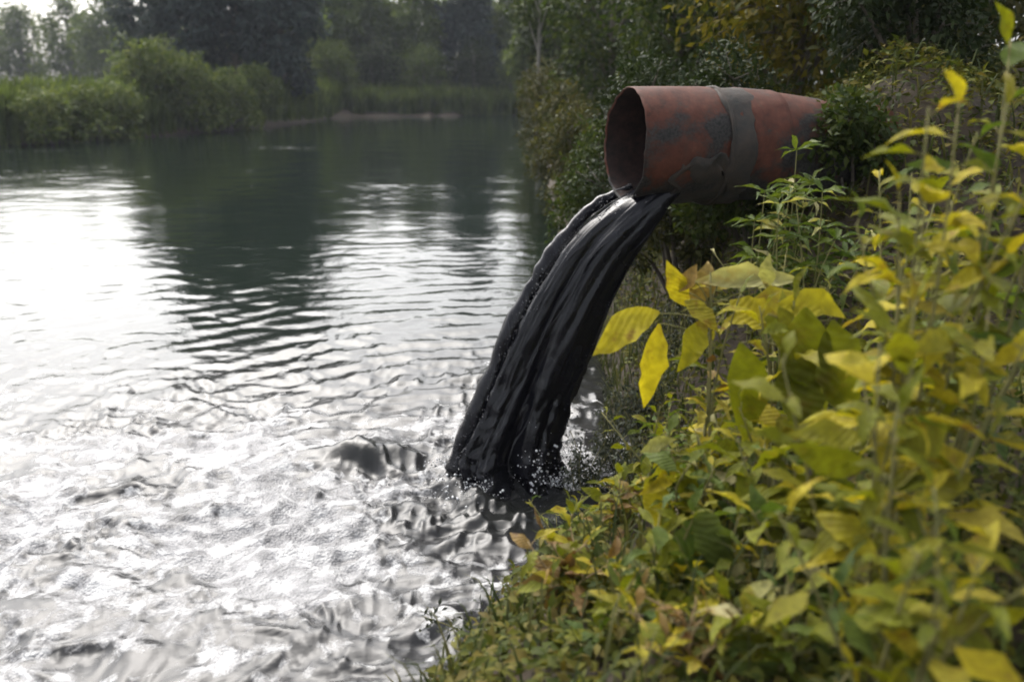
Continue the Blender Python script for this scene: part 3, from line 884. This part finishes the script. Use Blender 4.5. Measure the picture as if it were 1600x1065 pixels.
W_ = ww[:, None]
V = np.stack([b - sdv * W_, b + sdv * W_, p1 - sdv * W_, p1 + sdv * W_, p2 - sdv * W_ * .6, p2 + sdv * W_ * .6, p3], 1).reshape(-1, 3)
o7 = (np.arange(n_) * 7)[:, None]
Q = np.concatenate([o7 + np.array([[0, 1, 3, 2]]), o7 + np.array([[2, 3, 5, 4]])]); T = o7 + np.array([[4, 5, 6]])
tag(obj('grass', mesh_np('grass', V, [Q, T], False, M['grass'])), 'thin arching grass along the right water edge', 'grass', kind='stuff')


# reeds along the far shore
g = np.random.default_rng(77)
k = 9000
pxs = g.uniform(-60, 900, k * 2); xs = np.zeros(k * 2); ys = np.zeros(k * 2)
for q in range(k * 2):
    # walk out along the column until the far bank begins
    c_ = (pxs[q] - 800) / F_PX
    Yq = np.linspace(30, 92, 125); dq = (Yq - np.interp(c_ * Yq, YF_X, YF_Y))
    hit = int(np.argmax(dq > 0)); ys[q] = Yq[hit] + abs(g.normal()) * 1.3 - .2; xs[q] = c_ * ys[q]
zs = np.maximum(ground_z(xs, ys), 0)
n_ = len(xs)
hh = 1.0 + 1.1 * g.random(n_); az = g.random(n_) * 6.283; W_ = (.05 + .05 * g.random(n_))[:, None]
b = np.stack([xs, ys, zs - .05], -1); ld = np.stack([np.cos(az), np.sin(az), 0 * az], -1); sdv = np.stack([-np.sin(az), np.cos(az), 0 * az], -1)
p1 = b + up * hh[:, None] * .6 + ld * .1; p3 = b + up * hh[:, None] + ld * (.2 + .4 * g.random(n_))[:, None]
V = np.stack([b - sdv * W_, b + sdv * W_, p1 - sdv * W_, p1 + sdv * W_, p3], 1).reshape(-1, 3)
o5 = (np.arange(n_) * 5)[:, None]
tag(obj('reeds', mesh_np('reeds', V, [o5 + np.array([[0, 1, 3, 2]]), o5 + np.array([[2, 3, 4]])], False, M['far_green'])), 'green reeds fringing the far shore', 'reeds', kind='stuff')


# ------------------------------------------------------------------ leafy plants on the near bank
def leaf_mesh(name, w, seg=9, droop=.25, fold=.22, wav=.045, seed=0, mat=None, peak=.42, twist=0.0):
    """one leaf, unit length along +Y, with a folded midrib, a drooping tip and a wavy margin"""
    t = np.linspace(0, 1, seg + 1)
    prof = np.where(t < peak, np.sin(np.pi / 2 * t / peak) ** .8, np.cos(np.pi / 2 * (t - peak) / (1 - peak)) ** 1.15) * w / 2
    prof[-1] = 0; prof[0] = w * .04
    ang = droop * 2.2 * t ** 1.4
    dy = np.cos(ang) / seg; dz = -np.sin(ang) / seg
    yy = np.concatenate([[0], np.cumsum(dy[:-1])]); zz = np.concatenate([[0], np.cumsum(dz[:-1])])
    g = np.random.default_rng(seed)
    wl = wav * np.sin(t * 11 + g.random() * 6) * prof / (w / 2); wr = wav * np.sin(t * 12 + g.random() * 6) * prof / (w / 2)
    tw = twist * t
    pl = prof * (1 - .30 * np.abs(vnoise(t * 9, t * 0 + seed * 3.1, 150))); pr_ = prof * (1 - .30 * np.abs(vnoise(t * 9 + 7, t * 0 + seed * 3.1, 151)))
    midv = np.stack([.03 * np.sin(t * 4 + seed), yy, zz], -1)
    lv = np.stack([.03 * np.sin(t * 4 + seed) - pl * np.cos(tw), yy, zz + prof * fold * 2 + wl - prof * np.sin(tw)], -1)
    rv = np.stack([.03 * np.sin(t * 4 + seed) + pr_ * np.cos(tw), yy, zz + prof * fold * 2 + wr + prof * np.sin(tw)], -1)
    V = np.stack([lv, midv, rv], 1).reshape(-1, 3)
    Q = []
    for k in range(seg):
        a = 3 * k
        Q += [[a, a + 1, a + 4, a + 3], [a + 1, a + 2, a + 5, a + 4]]
    # petiole as a thin strip under the blade
    return mesh_np(name, V, np.array(Q), True, mat)


LEAF = {}
for mk in ('l_yellow', 'l_olive', 'l_green', 'l_cream', 'l_brown'):
    for vi, (w, dr_, fo, tw) in enumerate([(.36, .22, .18, .0), (.44, .42, .12, .3), (.26, .30, .25, -.3), (.40, .10, .10, .5), (.34, .62, .2, -.5), (.30, .75, .3, .8), (.50, .30, .05, -.6), (.22, .45, .3, .4)]):
        LEAF[mk, vi] = leaf_mesh('leaf', w, droop=dr_, fold=fo, seed=vi, mat=M[mk], twist=tw)


def put_leaf(root, base, direc, length, kind, roll=0, var=None, wscale=1.0, up=(0, 0, 1)):
    v = random.randrange(8) if var is None else var
    o = bpy.data.objects.new('leaf', LEAF[kind, v])
    d = Vector(direc).normalized(); u = Vector(up)
    s = d.cross(u)
    if s.length < 1e-3: s = Vector((1, 0, 0))
    s.normalize(); nrm = s.cross(d)
    Rm = Matrix((s, d, nrm)).transposed().to_4x4()
    Rm = Rm @ Matrix.Rotation(roll, 4, 'Y')
    o.matrix_world = Matrix.Translation(Vector(base) - Vector(root.location)) @ Rm @ Matrix.Diagonal((length * wscale, length, length, 1))
    link(o, root)
    return o


def stem_path(base, top, bow, g, n=9):
    base, top = np.array(base, float), np.array(top, float)
    mid = (base + top) / 2 + np.array([bow[0], bow[1], .08 * np.linalg.norm(top - base)])
    return smoothline(np.array([base, mid, top]), np.linspace(0, 2, n))


def leafy_plant(name, label, group, px, py, Yd, kinds, leaf_len, n_stems=3, per=9, spread=.22, seed=0, stem_mat='stem', heroes=(), base_shift=(0, 0), from_t=.25, droop=.0, cat='plant'):
    """a plant whose top stands at picture point (px,py), depth Yd; stems from the bank up, alternate leaves, extra hero leaves"""
    g = np.random.default_rng(seed); random.seed(seed)
    top = at(px, py, Yd)
    bx, by = top[0] + base_shift[0], Yd + base_shift[1]
    bz = max(float(ground_z(bx, by)), -.05)
    root = empty(name, (bx, by, bz)); tag(root, label, cat, group)
    off = np.array([bx, by, bz])
    h = max(.15, top[2] - bz)
    kn, kp = list(kinds.keys()), np.array(list(kinds.values()), float); kp /= kp.sum()
    for s in range(n_stems):
        mb = MB()
        tt = top + (np.array([g.normal() * spread, g.normal() * spread * .8, -abs(g.normal()) * .25 * h]) if s else 0)
        b0 = off + np.array([g.normal() * .04, g.normal() * .04, -.04])
        path = stem_path(b0, tt, (g.normal() * .06, g.normal() * .06), g)
        mb.tube(path - off, np.linspace(.007, .0025, len(path)), 6)
        a0 = g.random() * 6
        for q in range(per):
            t = from_t + (1 - from_t) * (q + .6 * g.random()) / per
            fi = t * (len(path) - 1); i0 = min(int(fi), len(path) - 2); p = path[i0] + (path[i0 + 1] - path[i0]) * (fi - i0)
            a = a0 + q * 2.4 + g.normal() * .3
            el = .35 * g.normal() + .25 - droop + (.7 if t > .92 else 0)
            d = np.array([math.cos(a) * math.cos(el), math.sin(a) * math.cos(el), math.sin(el)])
            pet = p + d * .025 + np.array([0, 0, .01])
            mb.tube(np.array([p, (p + pet) / 2 + [0, 0, .004], pet]) - off, [.0025, .002, .0018], 5)
            ln = leaf_len * (.55 + .75 * g.random()) * (1.05 - .35 * max(0, t - .7) / .3)
            put_leaf(root, pet, d, ln, kn[g.choice(len(kn), p=kp)], roll=g.normal() * .45, wscale=.8 + .5 * g.random())
        obj('stem', mb.mesh('stem', M[stem_mat]), root)
    if heroes:
        mb = MB(); main = stem_path(off + np.array([.02, .02, -.04]), top, (.03, .05), g, 12)
        mb.tube(main - off, np.linspace(.009, .004, 12), 7)
        for (hx0, hy0, hx1, hy1, wpx, dd0, dd1, kd, var) in heroes:
            b_ = at(hx0, hy0, Yd + dd0); e_ = at(hx1, hy1, Yd + dd1)
            L_ = np.linalg.norm(e_ - b_)
            k = int(np.argmin(np.linalg.norm(main - (b_ - np.array([0, 0, .10])), axis=1)))
            a_ = main[k]; mid = (a_ + b_) / 2 + np.array([0, 0, .03])
            mb.tube(smoothline(np.array([a_, mid, b_]), np.linspace(0, 2, 8)) - off, np.linspace(.004, .002, 8), 5)
            natural = {0: .36, 1: .44, 2: .26, 3: .40, 4: .34}[var]
            wworld = wpx / F_PX * (Yd)
            # leaf face turned half way to the light and the viewer
            o = put_leaf(root, b_, e_ - b_ + np.array([0, 0, .12 * L_]), L_ * 1.05, kd, roll=0, var=var, wscale=wworld / (natural * L_), up=(g.normal() * .15, -.75, .65))
        obj('main_stem', mb.mesh('main_stem', M[stem_mat]), root)
    return root


GY = 'leafy plants on the near bank'
YEL = {'l_yellow': 4, 'l_olive': 3, 'l_cream': 1.5, 'l_brown': .6}
OLI = {'l_olive': 5, 'l_green': 3, 'l_yellow': 1.5, 'l_cream': .5}
GRN = {'l_green': 4, 'l_olive': 5, 'l_yellow': 1, 'l_cream': .4}
BRN = {'l_brown': 3, 'l_olive': 3, 'l_yellow': 2.5}

leafy_plant('yellow_shrub', 'bright yellow shrub with big drooping leaves below the pipe', GY, 1110, 425, 3.7, YEL, .13, 3, 9, .12, 1, heroes=[
    (1032, 490, 925, 548, 62, .02, -.06, 'l_yellow', 1), (1030, 505, 1014, 640, 52, 0, -.05, 'l_yellow', 0),
    (1108, 500, 1058, 580, 46, -.05, -.1, 'l_yellow', 2), (1075, 480, 1040, 412, 38, 0, 0, 'l_yellow', 3),
    (1090, 480, 1112, 402, 46, .05, .05, 'l_brown', 4), (1085, 440, 1260, 446, 48, .0, .1, 'l_cream', 0),
    (1130, 500, 1315, 470, 70, -.1, -.05, 'l_yellow', 1), (1195, 450, 1206, 398, 28, 0, 0, 'l_cream', 2),
    (1070, 470, 1120, 520, 40, -.05, -.1, 'l_yellow', 3), (1060, 455, 1090, 415, 30, 0, 0, 'l_brown', 0),
    (1120, 450, 1190, 415, 40, .05, .1, 'l_yellow', 1), (1140, 470, 1230, 520, 60, -.1, -.15, 'l_yellow', 0)])
leafy_plant('broad_leaf_shrub', 'shrub with broad olive leaves right of the bright yellow shrub', GY, 1240, 470, 3.2, {'l_olive': 4, 'l_yellow': 2}, .18, 4, 10, .16, 2, heroes=[
    (1158, 535, 1166, 690, 76, 0, -.06, 'l_olive', 3), (1200, 490, 1320, 650, 120, 0, -.1, 'l_olive', 1),
    (1260, 480, 1235, 640, 100, -.05, -.1, 'l_olive', 3), (1300, 500, 1330, 660, 100, -.05, -.1, 'l_olive', 0),
    (1320, 690, 1200, 682, 46, -.1, -.2, 'l_yellow', 0), (1215, 470, 1330, 500, 56, 0, 0, 'l_yellow', 2),
    (1225, 560, 1260, 690, 90, -.1, -.2, 'l_olive', 3)])
leafy_plant('broad_leaf_shrub', 'olive and yellow shrub in the middle of the near bank', GY, 1090, 680, 3.3, OLI, .15, 7, 10, .17, 3, heroes=[
    (1000, 705, 1060, 690, 26, 0, 0, 'l_cream', 2), (1062, 735, 1005, 775, 28, 0, -.1, 'l_yellow', 2),
    (1192, 755, 1164, 865, 42, 0, -.1, 'l_yellow', 0), (1120, 690, 1160, 720, 44, 0, 0, 'l_olive', 0),
    (1010, 745, 1040, 850, 60, 0, -.1, 'l_yellow', 3), (1060, 720, 1100, 800, 60, -.05, -.1, 'l_olive', 1)])
leafy_plant('green_leaf_plant', 'broad green leaved plant low in the middle of the near bank', GY, 1085, 800, 2.75, GRN, .14, 6, 10, .15, 4, heroes=[
    (1105, 800, 1045, 945, 100, 0, -.1, 'l_green', 3), (1090, 790, 1140, 900, 70, 0, -.1, 'l_green', 0),
    (1165, 880, 1122, 928, 28, -.1, -.15, 'l_cream', 2), (1235, 872, 1172, 884, 26, -.1, -.1, 'l_cream', 2)])
leafy_plant('broad_leaf_shrub', 'green and olive shrub with cream leaves right of middle', GY, 1270, 700, 2.7, OLI, .17, 7, 10, .18, 5, heroes=[
    (1325, 832, 1245, 838, 30, -.1, -.1, 'l_cream', 0), (1250, 1000, 1335, 930, 90, -.3, -.3, 'l_green', 1),
    (1230, 740, 1300, 850, 90, 0, -.1, 'l_olive', 3), (1280, 720, 1330, 830, 80, 0, -.1, 'l_olive', 0)])
leafy_plant('dry_leaf_plant', 'brown and ochre plant with withered leaves at the water edge', GY, 915, 850, 3.05, BRN, .13, 7, 10, .15, 6, 'dry_stem', heroes=[
    (945, 865, 922, 1005, 66, 0, -.1, 'l_olive', 0), (875, 890, 858, 985, 36, 0, -.05, 'l_brown', 4), (930, 870, 985, 900, 28, 0, 0, 'l_yellow', 2),
    (900, 860, 870, 930, 34, 0, 0, 'l_brown', 1)])
leafy_plant('yellow_herb', 'yellowish herb with narrow leaves left of the middle shrub', GY, 970, 745, 3.7, {'l_yellow': 2, 'l_olive': 4, 'l_brown': 1.5}, .11, 7, 10, .15, 7)
leafy_plant('yellow_herb', 'olive herb beside the withered plant near the bottom', GY, 1010, 880, 2.6, OLI, .12, 7, 9, .15, 8)
leafy_plant('green_leaf_plant', 'low green plant at bottom right corner of the leafy bank', GY, 1240, 920, 2.2, GRN, .14, 7, 9, .15, 9, heroes=[
    (1200, 1062, 1155, 1008, 28, 0, 0, 'l_cream', 2), (1180, 965, 1128, 992, 28, 0, 0, 'l_cream', 2)])
leafy_plant('dry_leaf_plant', 'low rusty plant between green plants at the bottom', GY, 1110, 950, 2.3, BRN, .10, 7, 9, .14, 10, 'dry_stem')
leafy_plant('green_leaf_plant', 'grey-green plant low at the bottom of the water edge', GY, 960, 985, 2.6, {'l_green': 4, 'l_olive': 3}, .09, 7, 9, .12, 11)
leafy_plant('green_leaf_plant', 'small green plant at the bottom nearest the water', GY, 850, 985, 3.0, {'l_green': 4, 'l_olive': 2, 'l_cream': .5}, .08, 6, 8, .12, 12)
leafy_plant('yellow_herb', 'yellow-green herb leaning over the water below the grey weeds', GY, 915, 775, 4.1, {'l_olive': 5, 'l_yellow': 2, 'l_green': 2}, .11, 7, 9, .14, 21)
leafy_plant('yellow_herb', 'olive herb at the water edge left of the withered plant', GY, 850, 880, 3.7, {'l_olive': 5, 'l_brown': 2, 'l_green': 2}, .10, 7, 9, .13, 22)
leafy_plant('green_leaf_plant', 'green plant at the very bottom beneath the withered plant', GY, 900, 1010, 2.7, {'l_green': 3, 'l_olive': 4}, .10, 7, 9, .13, 23)
leafy_plant('yellow_herb', 'yellow-green herb behind the middle shrub below hanging yellow leaves', GY, 1050, 625, 4.2, {'l_olive': 5, 'l_green': 3, 'l_yellow': 1}, .11, 7, 9, .16, 24)
leafy_plant('yellow_herb', 'tufted olive herb under the broad olive leaves', GY, 1150, 620, 3.6, OLI, .12, 6, 9, .18, 13)
leafy_plant('yellow_herb', 'pale yellow herb behind the bright yellow shrub', GY, 1230, 385, 4.4, {'l_olive': 4, 'l_cream': 2, 'l_green': 3}, .12, 6, 9, .2, 14)
# plants of the right-hand end of the frame, closer to the camera
leafy_plant('tall_yellow_shrub', 'tall yellow-leaved shrub close to the camera at right edge', GY, 1500, 150, 2.4, {'l_yellow': 5, 'l_olive': 4}, .19, 9, 14, .13, 15)
leafy_plant('tall_yellow_shrub', 'olive-yellow shrub close to the camera, lower at right edge', GY, 1430, 470, 2.1, {'l_olive': 6, 'l_yellow': 3, 'l_green': 1}, .17, 9, 12, .17, 16)
leafy_plant('tall_yellow_shrub', 'dark olive shrub at the extreme right edge', GY, 1580, 60, 2.8, {'l_olive': 4, 'l_green': 4}, .18, 8, 15, .16, 17)
leafy_plant('tall_yellow_shrub', 'olive shrub filling the bottom right corner', GY, 1460, 760, 1.8, {'l_olive': 6, 'l_yellow': 2, 'l_green': 2}, .15, 9, 10, .16, 18)
leafy_plant('tall_yellow_shrub', 'yellow-green shrub between pipe root and right edge', GY, 1425, 270, 3.4, {'l_olive': 5, 'l_yellow': 3, 'l_green': 2}, .16, 7, 12, .18, 19)

# star-leaved seedlings under the pipe root
GS = 'star-leaved plants beside the pipe root'


def star_plant(label, px, py, Yd, h, n_stems, seed, kind='l_green'):
    g = np.random.default_rng(seed); random.seed(seed)
    top = at(px, py, Yd); bz = float(ground_z(top[0], Yd)); bz = min(bz, top[2] - .15)
    root = empty('star_leaf_plant', (top[0], Yd, bz)); tag(root, label, 'plant', GS)
    off = np.array([top[0], Yd, bz])
    for s in range(n_stems):
        tt = top + np.array([g.normal() * .12, g.normal() * .10, -abs(g.normal()) * .2]) * (s > 0)
        path = stem_path(off + [g.normal() * .03, g.normal() * .03, -.03], tt, (g.normal() * .04, g.normal() * .04), g)
        mb = MB(); mb.tube(path - off, np.linspace(.006, .0025, len(path)), 6)
        obj('stem', mb.mesh('stem', M['stem']), root)
        for q in range(3):
            p = path[-1 - 2 * q]
            a0 = g.random() * 6
            for b in range(6 if q == 0 else 4):
                a = a0 + b * 2 * math.pi / (6 if q == 0 else 4) + g.normal() * .15
                el = .15 + g.normal() * .25
                d = (math.cos(a) * math.cos(el), math.sin(a) * math.cos(el), math.sin(el))
                put_leaf(root, p, d, (.15 if q == 0 else .16) * (.8 + .5 * g.random()), kind if g.random() < .8 else 'l_cream', roll=g.normal() * .3, var=2, wscale=.85)
    return root


star_plant('pale star-leaved plant in front of the pipe root', 1245, 235, 5.2, .5, 4, 61)
star_plant('light green star-leaved plant below the pipe root', 1195, 300, 5.0, .5, 5, 62)
star_plant('green star-leaved plant at right below the pipe root', 1285, 300, 4.6, .5, 5, 63)
star_plant('green star-leaved plant above the pale yellow herb', 1250, 370, 4.7, .5, 5, 64)

# grey small-leaved weeds on the bank beside the falling water
GW = 'grey weeds at the foot of the bank'
for k, (px, py, Yd, lab) in enumerate([
        (930, 600, 5.7, 'grey small-leaved weed right beside the falling water'),
        (985, 560, 5.3, 'grey small-leaved weed behind the hanging yellow leaves'),
        (900, 680, 5.3, 'grey-green weed at the foot of the falling water'),
        (985, 650, 4.7, 'grey-green weed below the hanging yellow leaves'),
        (1020, 420, 6.2, 'dull green weed under the pipe mouth'),
        (870, 800, 4.3, 'green weed at the water edge below the black plume'),
        (800, 890, 4.0, 'grey-green weed trailing into the water above the bottom'),
        (720, 985, 3.6, 'grey-green weed farthest left along the water edge')]):
    top = at(px, py, Yd)
    g = np.random.default_rng(700 + k)
    bz = max(float(ground_z(top[0] + .1, Yd)), -.03); bx = top[0] + .1
    h = max(.2, top[2] - bz)
    root = empty('grey_weed', (bx, Yd, bz)); tag(root, lab, 'weed', GW)
    lob = []; mb = MB()
    for s in range(9):
        e = np.array([g.normal() * .15, g.normal() * .12, h * (.45 + .55 * g.random())])
        pth = stem_path((g.normal() * .03, g.normal() * .03, -.03), e, (g.normal() * .03, g.normal() * .03), g)
        mb.tube(pth, np.linspace(.005, .002, len(pth)), 5)
        for t in (3, 5, 7): lob.append((*pth[t], .06, .06, .07))
    obj('stems', mb.mesh('stems', M['stem']), root)
    V, T = lobed_crown(900, lob, .035, .014, seed=720 + k, shell=.5)
    obj('foliage', mesh_np('foliage', V, T, False, M['weed']), root)

# ------------------------------------------------------------------ hazy air
HAZE = 0.00045
if HAZE > 0:
    hb = MB()
    x0, x1, y0, y1, z0, z1 = -440, 440, -330, 520, -2.6, 24
    c = np.array([(x, y, z) for z in (z0, z1) for (x, y) in ((x0, y0), (x1, y0), (x1, y1), (x0, y1))], float)
    hb.add(c, np.array([[3, 2, 1, 0], [4, 5, 6, 7], [0, 1, 5, 4], [1, 2, 6, 5], [2, 3, 7, 6], [3, 0, 4, 7]]))
    mh, nt, out = mat_new('hazy_air')
    pv = N(nt, 'VolumePrincipled', Density=HAZE); pv.inputs['Color'].default_value = (.85, .9, 1, 1)
    nt.links.new(pv.outputs[0], out.inputs['Volume'])
    tag(obj('haze', hb.mesh('haze', mh, False)), 'thin pale haze over the river', 'haze', kind='stuff')
